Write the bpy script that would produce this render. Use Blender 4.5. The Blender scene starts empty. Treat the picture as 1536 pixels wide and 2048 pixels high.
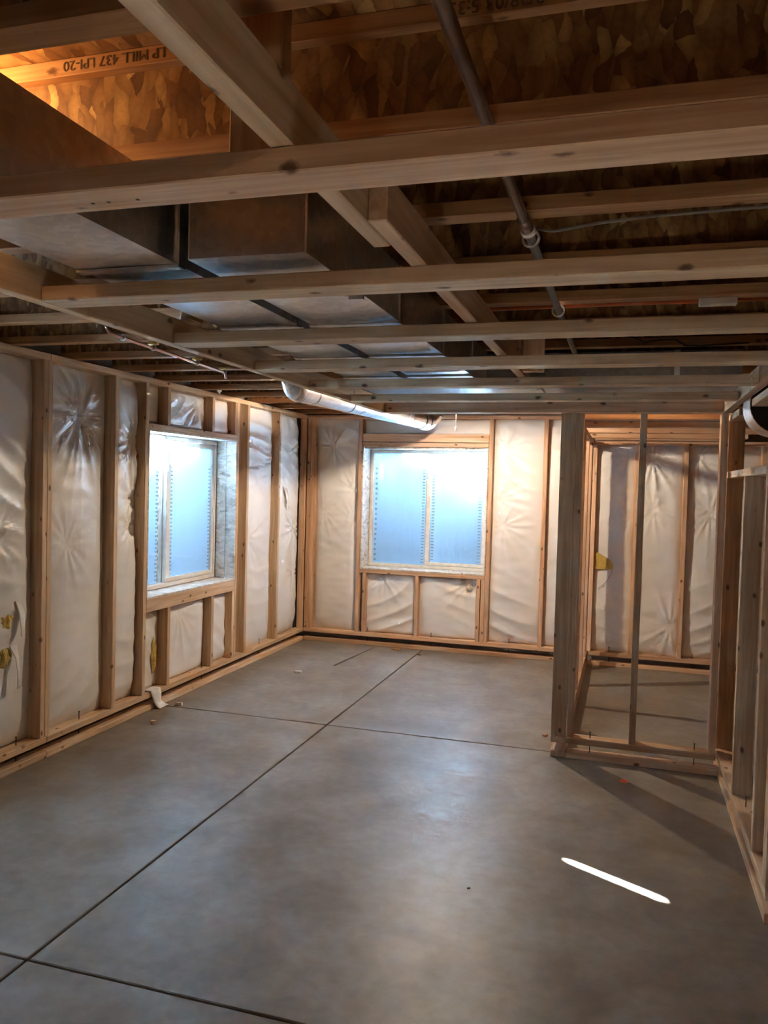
import bpy, bmesh, math, random
from mathutils import Vector, Matrix, noise
random.seed(7)
S = bpy.context.scene
COL = S.collection

# ------------------------------------------------------------------ camera
def set_camera():
    yaw, pitch, roll, f = math.radians(16.755), math.radians(-2.015), math.radians(1.529), 1602.9
    fw = Vector((-math.sin(yaw)*math.cos(pitch), math.cos(yaw)*math.cos(pitch), math.sin(pitch)))
    rt = Vector((math.cos(yaw), math.sin(yaw), 0)); up = rt.cross(fw)
    r2 = rt*math.cos(roll) + up*math.sin(roll); u2 = up*math.cos(roll) - rt*math.sin(roll)
    cd = bpy.data.cameras.new('camera'); co = bpy.data.objects.new('camera', cd); COL.objects.link(co)
    cd.sensor_fit = 'VERTICAL'; cd.sensor_height = 36.0; cd.lens = f/2048*36.0
    cd.clip_start = 0.05; cd.clip_end = 200
    M = Matrix((r2, u2, -fw)).transposed().to_4x4(); M.translation = Vector((0, 0, 1.62))
    co.matrix_world = M; S.camera = co
set_camera()

# ------------------------------------------------------------------ sky, sun, exposure
W = bpy.data.worlds.new('sky'); S.world = W; W.use_nodes = True
bg = W.node_tree.nodes['Background']
bg.inputs[0].default_value = (0.52, 0.76, 1.0, 1); bg.inputs[1].default_value = 5.6
sd = bpy.data.lights.new('sun', 'SUN'); so = bpy.data.objects.new('sun', sd); COL.objects.link(so)
SUN_EL = math.radians(25.2)
sun_dir = Vector((0.877*math.cos(SUN_EL), -0.48*math.cos(SUN_EL), -math.sin(SUN_EL))).normalized()
so.rotation_euler = sun_dir.to_track_quat('-Z', 'Y').to_euler()
so.location = (-6, 9, 6)
sd.energy = 340.0; sd.color = (1.0, 0.96, 0.90); sd.angle = math.radians(0.5)
def portal(name, loc, sx, sy):
    ld = bpy.data.lights.new(name, 'AREA'); lo = bpy.data.objects.new(name, ld); COL.objects.link(lo)
    ld.shape = 'RECTANGLE'; ld.size = sx; ld.size_y = sy; lo.location = loc
    ld.cycles.is_portal = True
portal('sky_portal', (-3.82, 5.425, 2.16), 0.86, 1.5)
portal('sky_portal', (-3.82, 2.66, 2.14), 0.86, 1.5)  # serves the added unseen window
portal('sky_portal', (-1.895, 8.35, 2.175), 1.5, 0.86)
S.view_settings.view_transform = 'Standard'; S.view_settings.look = 'None'
S.view_settings.exposure = 1.46; S.view_settings.gamma = 1.0; S.view_settings.use_curve_mapping = False
S.cycles.use_denoising = True
S.cycles.max_bounces = 7; S.cycles.diffuse_bounces = 4; S.cycles.glossy_bounces = 3
S.cycles.use_adaptive_sampling = True; S.cycles.adaptive_threshold = 0.15
S.cycles.transmission_bounces = 6; S.cycles.transparent_max_bounces = 12
S.cycles.sample_clamp_indirect = 40.0; S.cycles.caustics_reflective = False; S.cycles.caustics_refractive = False
BULB = 1.0

# ------------------------------------------------------------------ materials
def new_mat(name):
    m = bpy.data.materials.new(name); m.use_nodes = True
    nt = m.node_tree; p = nt.nodes['Principled BSDF']
    return m, nt, p
def N(nt, t, **kw):
    n = nt.nodes.new(t)
    for k, v in kw.items(): setattr(n, k, v)
    return n
def ramp(nt, stops, interp='LINEAR'):
    r = N(nt, 'ShaderNodeValToRGB'); r.color_ramp.interpolation = interp
    e = r.color_ramp.elements
    while len(e) < len(stops): e.new(0.5)
    for i, (p, c) in enumerate(stops): e[i].position = p; e[i].color = (c[0], c[1], c[2], 1)
    return r
def mixc(nt, mode, fac, a, b):
    m = N(nt, 'ShaderNodeMix', data_type='RGBA', blend_type=mode)
    for s, v in ((0, fac), (6, a), (7, b)):
        if hasattr(v, 'is_output'): nt.links.new(v, m.inputs[s])
        elif s == 0: m.inputs[0].default_value = v
        else: m.inputs[s].default_value = (v[0], v[1], v[2], 1)
    return m.outputs[2]
def wood(name, light, dark, rough=0.62, vary=0.20, knots=0.155):
    m, nt, p = new_mat(name); L = nt.links
    tc = N(nt, 'ShaderNodeTexCoord'); oi = N(nt, 'ShaderNodeObjectInfo')
    mul = N(nt, 'ShaderNodeVectorMath', operation='SCALE'); comb = N(nt, 'ShaderNodeCombineXYZ')
    L.new(oi.outputs['Random'], comb.inputs[0]); L.new(oi.outputs['Random'], comb.inputs[1]); L.new(oi.outputs['Random'], comb.inputs[2])
    L.new(comb.outputs[0], mul.inputs[0]); mul.inputs['Scale'].default_value = 37.0
    add = N(nt, 'ShaderNodeVectorMath', operation='ADD'); L.new(tc.outputs['Object'], add.inputs[0]); L.new(mul.outputs[0], add.inputs[1])
    mp = N(nt, 'ShaderNodeMapping'); mp.inputs['Scale'].default_value = (1, 1, 0.05); L.new(add.outputs[0], mp.inputs[0])
    n1 = N(nt, 'ShaderNodeTexNoise'); n1.inputs['Scale'].default_value = 60; n1.inputs['Detail'].default_value = 5; n1.inputs['Distortion'].default_value = 0.6
    L.new(mp.outputs[0], n1.inputs[0])
    n2 = N(nt, 'ShaderNodeTexNoise'); n2.inputs['Scale'].default_value = 12; n2.inputs['Detail'].default_value = 3; n2.inputs['Distortion'].default_value = 1.5
    L.new(mp.outputs[0], n2.inputs[0])
    r1 = ramp(nt, [(0.36, light), (0.64, dark)]); L.new(n1.outputs[0], r1.inputs[0])
    r2 = ramp(nt, [(0.35, (1, 1, 1)), (0.72, (0.70, 0.60, 0.50))]); L.new(n2.outputs[0], r2.inputs[0])
    c = mixc(nt, 'MULTIPLY', 1.0, r1.outputs[0], r2.outputs[0])
    # knots
    mk = N(nt, 'ShaderNodeMapping'); mk.inputs['Scale'].default_value = (13, 13, 7.5); L.new(add.outputs[0], mk.inputs[0])
    nd = N(nt, 'ShaderNodeTexNoise'); nd.inputs['Scale'].default_value = 9; L.new(mk.outputs[0], nd.inputs[0])
    v = N(nt, 'ShaderNodeTexVoronoi'); v.inputs['Scale'].default_value = 1.0
    ad2 = N(nt, 'ShaderNodeVectorMath', operation='MULTIPLY_ADD'); L.new(nd.outputs['Color'], ad2.inputs[0]); ad2.inputs[1].default_value = (0.12, 0.12, 0.12); L.new(mk.outputs[0], ad2.inputs[2])
    L.new(ad2.outputs[0], v.inputs['Vector'])
    rk = ramp(nt, [(0.0, (1, 1, 1)), (knots*0.55, (0.85, 0.85, 0.85)), (knots, (0, 0, 0))]); L.new(v.outputs['Distance'], rk.inputs[0])
    c = mixc(nt, 'MIX', rk.outputs[0], c, (dark[0]*0.16, dark[1]*0.10, dark[2]*0.08))
    hs = N(nt, 'ShaderNodeHueSaturation'); L.new(c, hs.inputs['Color'])
    mr = N(nt, 'ShaderNodeMapRange'); mr.inputs[3].default_value = 1-vary; mr.inputs[4].default_value = 1+vary*0.6; L.new(oi.outputs['Random'], mr.inputs[0]); L.new(mr.outputs[0], hs.inputs['Value'])
    L.new(hs.outputs[0], p.inputs['Base Color']); p.inputs['Roughness'].default_value = rough
    b = N(nt, 'ShaderNodeBump'); b.inputs['Strength'].default_value = 0.12; b.inputs['Distance'].default_value = 0.003
    L.new(n1.outputs[0], b.inputs['Height']); L.new(b.outputs[0], p.inputs['Normal'])
    return m
def osb(name, stops=None, scale=9, dark=0.6):
    stops = stops or [(0.0, (0.17, 0.068, 0.022)), (0.4, (0.30, 0.145, 0.052)), (0.8, (0.37, 0.195, 0.075)), (1.0, (0.58, 0.36, 0.15))]
    m, nt, p = new_mat(name); L = nt.links
    tc = N(nt, 'ShaderNodeTexCoord'); sx = N(nt, 'ShaderNodeSeparateXYZ'); L.new(tc.outputs['Object'], sx.inputs[0])
    sm = N(nt, 'ShaderNodeMath', operation='ADD'); L.new(sx.outputs[0], sm.inputs[0]); L.new(sx.outputs[1], sm.inputs[1])
    cb = N(nt, 'ShaderNodeCombineXYZ'); L.new(sm.outputs[0], cb.inputs[0]); L.new(sx.outputs[2], cb.inputs[1])
    nz = N(nt, 'ShaderNodeTexNoise'); nz.inputs['Scale'].default_value = 9; nz.inputs['Detail'].default_value = 5; L.new(cb.outputs[0], nz.inputs[0])
    ad = N(nt, 'ShaderNodeVectorMath', operation='MULTIPLY_ADD'); L.new(nz.outputs['Color'], ad.inputs[0]); ad.inputs[1].default_value = (0.05, 0.05, 0); L.new(cb.outputs[0], ad.inputs[2])
    cur, hgt = None, None
    for k, rot in enumerate((0.9, 0.1, -0.75, 1.9)):
        mp = N(nt, 'ShaderNodeMapping'); mp.inputs['Rotation'].default_value = (0, 0, rot); mp.inputs['Scale'].default_value = (1, 2.4, 1); mp.inputs['Location'].default_value = (k*3.3, k*1.7, 0)
        L.new(ad.outputs[0], mp.inputs[0])
        v = N(nt, 'ShaderNodeTexVoronoi', voronoi_dimensions='2D'); v.inputs['Scale'].default_value = scale*(1+0.25*k); L.new(mp.outputs[0], v.inputs['Vector'])
        sep = N(nt, 'ShaderNodeSeparateColor'); L.new(v.outputs['Color'], sep.inputs[0])
        r = ramp(nt, stops); L.new(sep.outputs[0], r.inputs[0])
        rd = ramp(nt, [(0.25, (1, 1, 1)), (0.8, (dark, dark*0.92, dark*0.85))]); L.new(v.outputs['Distance'], rd.inputs[0])
        c = mixc(nt, 'MULTIPLY', 1.0, r.outputs[0], rd.outputs[0])
        if cur is None: cur, hgt = c, v.outputs['Distance']
        else:
            rs = ramp(nt, [(0.60, (0, 0, 0)), (0.62, (1, 1, 1))]); L.new(sep.outputs[1], rs.inputs[0]); cur = mixc(nt, 'MIX', rs.outputs[0], cur, c)
    fs = N(nt, 'ShaderNodeTexNoise'); fs.inputs['Scale'].default_value = 90; fs.inputs['Detail'].default_value = 4; L.new(cb.outputs[0], fs.inputs[0])
    rf = ramp(nt, [(0.3, (0.82, 0.80, 0.78)), (0.6, (1.04, 1.03, 1.0))]); L.new(fs.outputs[0], rf.inputs[0])
    cur = mixc(nt, 'MULTIPLY', 1.0, cur, rf.outputs[0])
    L.new(cur, p.inputs['Base Color']); p.inputs['Roughness'].default_value = 0.65
    b = N(nt, 'ShaderNodeBump'); b.inputs['Strength'].default_value = 0.3; b.inputs['Distance'].default_value = 0.003
    L.new(hgt, b.inputs['Height']); L.new(b.outputs[0], p.inputs['Normal'])
    return m
def plain(name, col, rough=0.6, metal=0.0, spec=None, bump=None, cs=18):
    m, nt, p = new_mat(name)
    p.inputs['Roughness'].default_value = rough; p.inputs['Metallic'].default_value = metal
    if spec is not None: p.inputs['Specular IOR Level'].default_value = spec
    tc = N(nt, 'ShaderNodeTexCoord'); n = N(nt, 'ShaderNodeTexNoise'); n.inputs['Scale'].default_value = cs; n.inputs['Detail'].default_value = 4
    nt.links.new(tc.outputs['Object'], n.inputs[0])
    r = ramp(nt, [(0.3, [c*0.88 for c in col]), (0.7, [min(1, c*1.08) for c in col])]); nt.links.new(n.outputs[0], r.inputs[0])
    nt.links.new(r.outputs[0], p.inputs['Base Color'])
    if bump:
        b = N(nt, 'ShaderNodeBump'); b.inputs['Strength'].default_value = bump[0]; b.inputs['Distance'].default_value = bump[1]
        n2 = N(nt, 'ShaderNodeTexNoise'); n2.inputs['Scale'].default_value = bump[2]; n2.inputs['Detail'].default_value = 5
        nt.links.new(tc.outputs['Object'], n2.inputs[0]); nt.links.new(n2.outputs[0], b.inputs['Height']); nt.links.new(b.outputs[0], p.inputs['Normal'])
    return m
def concrete(name):
    m, nt, p = new_mat(name); L = nt.links
    geo = N(nt, 'ShaderNodeNewGeometry')
    def nz(sc, det, dist=0.0, vs=(1, 1, 1)):
        mp = N(nt, 'ShaderNodeMapping'); mp.inputs['Scale'].default_value = vs; L.new(geo.outputs['Position'], mp.inputs[0])
        n = N(nt, 'ShaderNodeTexNoise'); n.inputs['Scale'].default_value = sc; n.inputs['Detail'].default_value = det; n.inputs['Distortion'].default_value = dist
        L.new(mp.outputs[0], n.inputs[0]); return n
    a = nz(0.9, 5, 0.5); b = nz(3.2, 9, 0.5); c = nz(17, 8, 0.3); d = nz(150, 3)
    ra = ramp(nt, [(0.34, (0.235, 0.203, 0.172)), (0.5, (0.278, 0.256, 0.234)), (0.68, (0.325, 0.311, 0.297))]); L.new(a.outputs[0], ra.inputs[0])
    rb = ramp(nt, [(0.36, (0.70, 0.67, 0.63)), (0.62, (1.0, 1.0, 1.0))]); L.new(b.outputs[0], rb.inputs[0])
    rc = ramp(nt, [(0.3, (0.84, 0.83, 0.82)), (0.65, (1.03, 1.02, 1.0))]); L.new(c.outputs[0], rc.inputs[0])
    col = mixc(nt, 'MULTIPLY', 1.0, ra.outputs[0], rb.outputs[0]); col = mixc(nt, 'MULTIPLY', 1.0, col, rc.outputs[0])
    rd = ramp(nt, [(0.27, (0.55, 0.5, 0.46)), (0.36, (1, 1, 1))]); L.new(d.outputs[0], rd.inputs[0])
    col = mixc(nt, 'MULTIPLY', 0.8, col, rd.outputs[0])
    L.new(col, p.inputs['Base Color'])
    rr = N(nt, 'ShaderNodeMapRange'); rr.inputs[3].default_value = 0.30; rr.inputs[4].default_value = 0.55; L.new(b.outputs[0], rr.inputs[0]); L.new(rr.outputs[0], p.inputs['Roughness'])
    p.inputs['Specular IOR Level'].default_value = 0.36
    bm_ = N(nt, 'ShaderNodeBump'); bm_.inputs['Strength'].default_value = 0.22; bm_.inputs['Distance'].default_value = 0.003
    L.new(c.outputs[0], bm_.inputs['Height']); L.new(bm_.outputs[0], p.inputs['Normal'])
    return m
def galv(name, base=0.56, rough=0.30):
    m, nt, p = new_mat(name); L = nt.links
    tc = N(nt, 'ShaderNodeTexCoord'); v = N(nt, 'ShaderNodeTexVoronoi'); v.inputs['Scale'].default_value = 45; L.new(tc.outputs['Object'], v.inputs['Vector'])
    n = N(nt, 'ShaderNodeTexNoise'); n.inputs['Scale'].default_value = 3; n.inputs['Detail'].default_value = 5; L.new(tc.outputs['Object'], n.inputs[0])
    sep = N(nt, 'ShaderNodeSeparateColor'); L.new(v.outputs['Color'], sep.inputs[0])
    r = ramp(nt, [(0.0, (base*0.86, base*0.87, base*0.88)), (1.0, (base*1.08, base*1.08, base*1.08))]); L.new(sep.outputs[0], r.inputs[0])
    L.new(r.outputs[0], p.inputs['Base Color']); p.inputs['Metallic'].default_value = 1.0
    mr = N(nt, 'ShaderNodeMapRange'); mr.inputs[3].default_value = rough-0.08; mr.inputs[4].default_value = rough+0.14; L.new(n.outputs[0], mr.inputs[0]); L.new(mr.outputs[0], p.inputs['Roughness'])
    return m
def film_mat():
    m = bpy.data.materials.new('window_film'); m.use_nodes = True; nt = m.node_tree; L = nt.links
    for n in list(nt.nodes):
        if n.type != 'OUTPUT_MATERIAL': nt.nodes.remove(n)
    out = [n for n in nt.nodes if n.type == 'OUTPUT_MATERIAL'][0]
    t = N(nt, 'ShaderNodeBsdfTranslucent'); t.inputs[0].default_value = (0.66, 0.83, 0.98, 1)
    d = N(nt, 'ShaderNodeBsdfDiffuse'); d.inputs[0].default_value = (0.7, 0.75, 0.78, 1)
    tr = N(nt, 'ShaderNodeBsdfTransparent'); tr.inputs[0].default_value = (0.9, 0.95, 1, 1)
    m1 = N(nt, 'ShaderNodeMixShader'); m1.inputs[0].default_value = 0.18; L.new(t.outputs[0], m1.inputs[1]); L.new(d.outputs[0], m1.inputs[2])
    L.new(m1.outputs[0], out.inputs[0]); nt.nodes.remove(tr)
    return m
def glass_mat():
    m = bpy.data.materials.new('clear_glass'); m.use_nodes = True; nt = m.node_tree; L = nt.links
    for n in list(nt.nodes):
        if n.type != 'OUTPUT_MATERIAL': nt.nodes.remove(n)
    out = [n for n in nt.nodes if n.type == 'OUTPUT_MATERIAL'][0]
    tr = N(nt, 'ShaderNodeBsdfTransparent'); tr.inputs[0].default_value = (0.95, 0.98, 1, 1)
    g = N(nt, 'ShaderNodeBsdfGlossy'); g.inputs['Roughness'].default_value = 0.02
    mx = N(nt, 'ShaderNodeMixShader'); mx.inputs[0].default_value = 0.03; L.new(tr.outputs[0], mx.inputs[1]); L.new(g.outputs[0], mx.inputs[2]); L.new(mx.outputs[0], out.inputs[0])
    return m
def emit_mat(name, col, s):
    m, nt, p = new_mat(name); p.inputs['Emission Color'].default_value = (*col, 1); p.inputs['Emission Strength'].default_value = s
    p.inputs['Base Color'].default_value = (0.9, 0.85, 0.75, 1); return m

M = {}
M['pine'] = wood('pine_lumber', (0.84, 0.64, 0.44), (0.70, 0.48, 0.295))
M['fir'] = wood('fir_lumber', (0.81, 0.57, 0.39), (0.66, 0.41, 0.255))
M['shaded_pine'] = wood('shaded_pine_lumber', (0.66, 0.475, 0.325), (0.49, 0.33, 0.205), vary=0.15)  # darker pine for right-hand framing, its dimmer light put into the colour
M['flange'] = wood('joist_flange_lumber', (0.60, 0.33, 0.16), (0.43, 0.205, 0.085), vary=0.15)
M['osb'] = osb('osb_web', None, 10); M['osb_sub'] = osb('osb_subfloor', None, 8)
M['osb_pale'] = osb('osb_jamb', [(0.0, (0.45, 0.40, 0.35)), (0.2, (0.66, 0.62, 0.57)), (1.0, (0.80, 0.77, 0.72))], 11, 0.86)
M['plastic'] = plain('white_batt_facing', (0.82, 0.80, 0.78), 0.36, spec=0.5, bump=(0.10, 0.004, 35), cs=1.6)
M['glasswool'] = plain('yellow_fibre', (0.62, 0.44, 0.12), 0.95, bump=(0.8, 0.01, 90))
M['floor'] = concrete('concrete_slab')
M['found'] = plain('foundation_concrete', (0.30, 0.28, 0.27), 0.9, bump=(0.4, 0.004, 30))
M['joint'] = plain('joint_dirt', (0.10, 0.075, 0.055), 0.95)
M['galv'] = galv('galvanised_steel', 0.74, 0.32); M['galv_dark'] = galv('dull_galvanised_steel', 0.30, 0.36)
M['galv_bright'] = galv('bright_galvanised_pipe', 0.78, 0.22)
M['vinyl'] = plain('white_vinyl', (0.74, 0.71, 0.66), 0.45)
M['film'] = film_mat(); M['glass'] = glass_mat()
M['dash'] = plain('film_perforation', (0.30, 0.42, 0.50), 0.7)
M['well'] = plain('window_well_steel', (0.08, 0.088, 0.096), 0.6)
M['steel'] = plain('dark_nail_steel', (0.07, 0.065, 0.06), 0.5, 0.6)
M['black'] = plain('black_tape', (0.02, 0.02, 0.022), 0.6)
M['copper'] = plain('copper_pipe', (0.50, 0.26, 0.17), 0.35, 0.9)
M['gas'] = plain('brown_steel_pipe', (0.30, 0.21, 0.18), 0.38, 0.8)
M['brass'] = plain('brass_clip', (0.75, 0.50, 0.16), 0.4, 0.8)
M['white'] = plain('white_plastic', (0.80, 0.78, 0.74), 0.5)
M['cable'] = plain('grey_cable', (0.22, 0.20, 0.19), 0.6)
M['orange'] = plain('orange_tube', (0.62, 0.13, 0.03), 0.4)
M['paper'] = plain('white_torn_facing', (0.82, 0.79, 0.75), 0.6, bump=(0.5, 0.006, 25))
M['ink'] = plain('stamp_ink', (0.10, 0.055, 0.03), 0.8)
M['paint'] = plain('orange_marking_paint', (0.85, 0.16, 0.04), 0.7)
M['bulb'] = emit_mat('lit_bulb_glass', (1.0, 0.80, 0.58), 1000.0)
M['bulb_fill'] = emit_mat('fill_bulb_glass', (1.0, 0.72, 0.46), 260.0)  # glow of the added fill bulb behind the camera
M['bulb_closet'] = emit_mat('lit_bulb_glass_closet', (1.0, 0.66, 0.32), 110.0)
M['bulb_dim'] = emit_mat('lit_bulb_glass_small', (1.0, 0.55, 0.20), 48.0)
M['porcelain'] = plain('porcelain', (0.85, 0.83, 0.78), 0.3)
M['chip'] = plain('wood_chip', (0.72, 0.60, 0.47), 0.8)

# ------------------------------------------------------------------ builders
def finish(o, parent=None, loc=(0, 0, 0)):
    COL.objects.link(o)
    if parent is not None:
        o.parent = parent
        o.location = Vector(loc) - Vector(parent['_w'])
    else: o.location = loc
    o['_w'] = tuple(loc)
    return o
def empty(name, loc, kind=None, label=None, cat=None, group=None):
    o = bpy.data.objects.new(name, None); o.empty_display_size = 0.1; finish(o, None, loc)
    tag(o, kind, label, cat, group); return o
def tag(o, kind=None, label=None, cat=None, group=None):
    if kind: o['kind'] = kind
    if label: o['label'] = label
    if cat: o['category'] = cat
    if group: o['group'] = group
    return o
def mesh_obj(name, bm, mat, parent=None, loc=(0, 0, 0), smooth=False):
    me = bpy.data.meshes.new(name); bmesh.ops.recalc_face_normals(bm, faces=bm.faces); bm.to_mesh(me); bm.free(); me.materials.append(M[mat] if isinstance(mat, str) else mat)
    if smooth:
        for p in me.polygons: p.use_smooth = True
    o = bpy.data.objects.new(name, me); return finish(o, parent, loc)
CACHE = {}
def box_mesh(name, dims, mat, bev):
    key = (tuple(round(d, 4) for d in dims), mat, round(bev, 4))
    if key in CACHE: return CACHE[key]
    bm = bmesh.new(); bmesh.ops.create_cube(bm, size=1)
    for v in bm.verts: v.co = Vector((v.co.x*dims[0], v.co.y*dims[1], v.co.z*dims[2]))
    if bev > 0: bmesh.ops.bevel(bm, geom=bm.edges[:], offset=bev, segments=1, affect='EDGES')
    me = bpy.data.meshes.new(name); bm.to_mesh(me); bm.free(); me.materials.append(M[mat]); CACHE[key] = me
    return me
def lum(parent, name, x0, x1, y0, y1, z0, z1, mat='pine', bev=0.0025, axis=None):
    """a piece of lumber / board between the given extents, grain along its longest side"""
    dx, dy, dz = x1-x0, y1-y0, z1-z0
    ax = axis or 'xyz'[[dx, dy, dz].index(max(dx, dy, dz))]
    if ax == 'z': dims, rot = (dx, dy, dz), (0, 0, 0)
    elif ax == 'x': dims, rot = (dz, dy, dx), (0, math.pi/2, 0)
    else: dims, rot = (dx, dz, dy), (-math.pi/2, 0, 0)
    o = bpy.data.objects.new(name, box_mesh(name, dims, mat, min(bev, min(dims)*0.2)))
    o.rotation_euler = rot
    return finish(o, parent, ((x0+x1)/2, (y0+y1)/2, (z0+z1)/2))
def add_box(bm, x0, x1, y0, y1, z0, z1):
    r = bmesh.ops.create_cube(bm, size=1)
    for v in r['verts']: v.co = Vector(((x0+x1)/2+v.co.x*(x1-x0), (y0+y1)/2+v.co.y*(y1-y0), (z0+z1)/2+v.co.z*(z1-z0)))
    return r['verts']
def tube_bm(pts, rad, seg=10, cap=True, bm=None):
    bm = bm or bmesh.new(); pts = [Vector(p) for p in pts]; rings = []
    rads = rad if isinstance(rad, (list, tuple)) else [rad]*len(pts)
    ref = None
    for i, p in enumerate(pts):
        t = (pts[min(i+1, len(pts)-1)] - pts[max(i-1, 0)]).normalized()
        if ref is None:
            ref = Vector((0, 0, 1)) if abs(t.z) < 0.9 else Vector((1, 0, 0))
        a = t.cross(ref).normalized(); b = a.cross(t).normalized(); ref = b
        rings.append([bm.verts.new(p + (a*math.cos(2*math.pi*k/seg) + b*math.sin(2*math.pi*k/seg))*rads[i]) for k in range(seg)])
    for r0, r1 in zip(rings, rings[1:]):
        for k in range(seg): bm.faces.new((r0[k], r0[(k+1) % seg], r1[(k+1) % seg], r1[k]))
    if cap: bm.faces.new(rings[0]); bm.faces.new(rings[-1])
    return bm
def tube(name, pts, rad, mat, parent=None, seg=10, cap=True, loc=None):
    loc = Vector(loc if loc is not None else pts[0])
    return mesh_obj(name, tube_bm([Vector(p)-loc for p in pts], rad, seg, cap), mat, parent, loc, True)
def sheet(bm, fn, nu, nv):
    g = [[bm.verts.new(fn(i/nu, j/nv)) for j in range(nv+1)] for i in range(nu+1)]
    for i in range(nu):
        for j in range(nv): bm.faces.new((g[i][j], g[i+1][j], g[i+1][j+1], g[i][j+1]))
    return g

T, D = 0.038, 0.089         # nominal lumber thickness and depth
XL, YF = -3.122, 7.60       # room faces of the left and far stud walls
ZT = 2.30                   # underside of the joists
ZS = 2.07                   # underside of the soffit frame

# ------------------------------------------------------------------ floor
fl = empty('floor', (-1.0, 3.0, 0), 'structure')
g = 0.005
for (x0, x1) in ((-3.30, -1.86), (-1.86, 2.0)):
    for (y0, y1) in ((-2.6, 2.18), (2.18, 4.98), (4.98, 7.80)):
        lum(fl, 'slab', x0+g, x1-g, y0+g, y1-g, -0.10, 0.0, 'floor', 0.003)
lum(fl, 'slab_base', -3.5, 2.2, -2.8, 8.0, -0.2, -0.022, 'joint', 0)
def blob(name, cx, cy, rx, ry, mat, parent, z=0.0006, n=14, seed=0):
    bm = bmesh.new(); vs = []
    for k in range(n):
        a = 2*math.pi*k/n; r = 1+0.3*noise.noise(Vector((math.cos(a)*2+seed, math.sin(a)*2, seed)))
        vs.append(bm.verts.new((rx*r*math.cos(a), ry*r*math.sin(a), 0)))
    bm.faces.new(vs); r_ = bmesh.ops.extrude_face_region(bm, geom=bm.faces[:])
    for v in r_['geom']:
        if isinstance(v, bmesh.types.BMVert): v.co.z -= 0.0004
    return mesh_obj(name, bm, mat, parent, (cx, cy, z))
blob('paint_mark', 0.044, 4.623, 0.026, 0.03, 'paint', fl, seed=1)

# ------------------------------------------------------------------ insulation batts
def batt(parent, plane, a0, a1, z0, z1, back, bulge=0.045, pinches=(), seed=0, wr=1.0, mat='plastic'):
    """plane 'L': lies on the left wall (a = y, depth to +x); 'F': on the far wall (a = x, depth to -y)"""
    w, h = a1-a0, z1-z0
    nu = max(14, int(w/0.012)); nv = max(10, int(h/0.016)); nu = min(nu, 60); nv = min(nv, 150)
    def f(u, v):
        s, t = a0+u*w, z0+v*h
        e = 1-abs(2*u-1)**5; ev = 1-abs(2*v-1)**18
        d = bulge*e*ev
        d += 0.016*noise.noise(Vector((s*2.4+seed, t*2.1, seed*1.7)))*e
        # soft slanting drapery folds
        q = noise.noise(Vector((s*1.5+seed*3, t*1.2, 4.2)))
        d += wr*0.012*(1-1.8*abs(math.sin(17*(t*1.2+0.7*s*math.sin(seed*2.1)+0.25*q)+seed))**0.6)*max(0, q+0.12)*e
        d += wr*0.003*noise.noise(Vector((s*7+seed, t*16, seed)))*e
        for (ps, pt, am, R) in pinches:
            dx, dy = s-ps, t-pt; r = math.hypot(dx, dy)+1e-4; th = math.atan2(dy, dx)
            d -= am*1.6*math.exp(-(r/0.05)**1.0)*e
            fold = (1-1.7*abs(math.sin(4.5*th+1.5*math.sin(2*th+seed)))**0.6)+0.6*(1-1.7*abs(math.sin(8.5*th+seed*2))**0.6)
            d += am*0.95*fold*math.exp(-r/R)*min(1, r/0.07)*e
        return (s, t, d)
    bm = bmesh.new()
    if plane == 'L':
        loc = (back, (a0+a1)/2, z0)
        sheet(bm, lambda u, v: (lambda q: (q[2], q[0]-loc[1], q[1]-z0))(f(u, v)), nu, nv)
    else:
        loc = ((a0+a1)/2, back, z0)
        sheet(bm, lambda u, v: (lambda q: (q[0]-loc[0], -q[2], q[1]-z0))(f(u, v)), nu, nv)
    return mesh_obj('insulation_batt', bm, mat, parent, loc, True)
def nail(parent, x, y, z0=0.03, z1=0.165, name='nail'):
    return tube(name, [(x, y, z0), (x, y, z1-0.004), (x, y, z1-0.003), (x, y, z1)], [0.0028, 0.0028, 0.006, 0.006], 'steel', parent, 8)

# ------------------------------------------------------------------ left wall
wl = empty('wall_left', (XL-0.1, 3.0, 0), 'structure')
xb = XL-D
for y0, y1 in ((-2.5, 3.80), (3.80, YF)):
    lum(wl, 'bottom_plate', xb, XL, y0, y1-0.002, 0, T, 'pine')
for y0, y1 in ((-2.5, 3.797), (3.80, YF)):
    lum(wl, 'floating_plate', xb, XL, y0, y1, 0.088, 0.126, 'pine')
    lum(wl, 'top_plate', xb, XL, y0, y1, 2.262, ZT, 'pine')
STUDS_L = [-1.46, -0.81, -0.16, 0.49, 1.14, 1.712, 3.052, 3.09, 3.74, 3.7785, 4.396, 4.735, 6.07, 6.26, 6.92]
for y in STUDS_L: lum(wl, 'stud', xb, XL, y, y+T, 0.126, 2.262, 'pine')
lum(wl, 'corner_stud', xb+0.03, XL, 7.556, 7.594, 0.126, 2.262, 'fir')
lum(wl, 'window_header', xb, XL, 4.775, 6.068, 1.952, 1.992, 'pine')
lum(wl, 'window_sill', xb, XL, 4.775, 6.068, 0.690, 0.779, 'pine')
for y in (5.005, 5.645, 6.030): lum(wl, 'cripple_stud', xb, XL, y, y+T, 1.992, 2.262, 'fir')
lum(wl, 'window_header', xb, XL, 1.752, 3.050, 1.952, 1.992, 'pine'); lum(wl, 'window_sill', xb, XL, 1.752, 3.050, 0.690, 0.779, 'pine')  # framing round the added unseen window
for y in (2.05, 2.65): lum(wl, 'cripple_stud', xb, XL, y, y+T, 1.992, 2.262, 'fir'); lum(wl, 'cripple_stud', xb, XL, y, y+T, 0.126, 0.690, 'pine')
for y in (5.045, 5.683, 6.030): lum(wl, 'cripple_stud', xb, XL, y, y+T, 0.126, 0.690, 'pine')
bm = bmesh.new()
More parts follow.
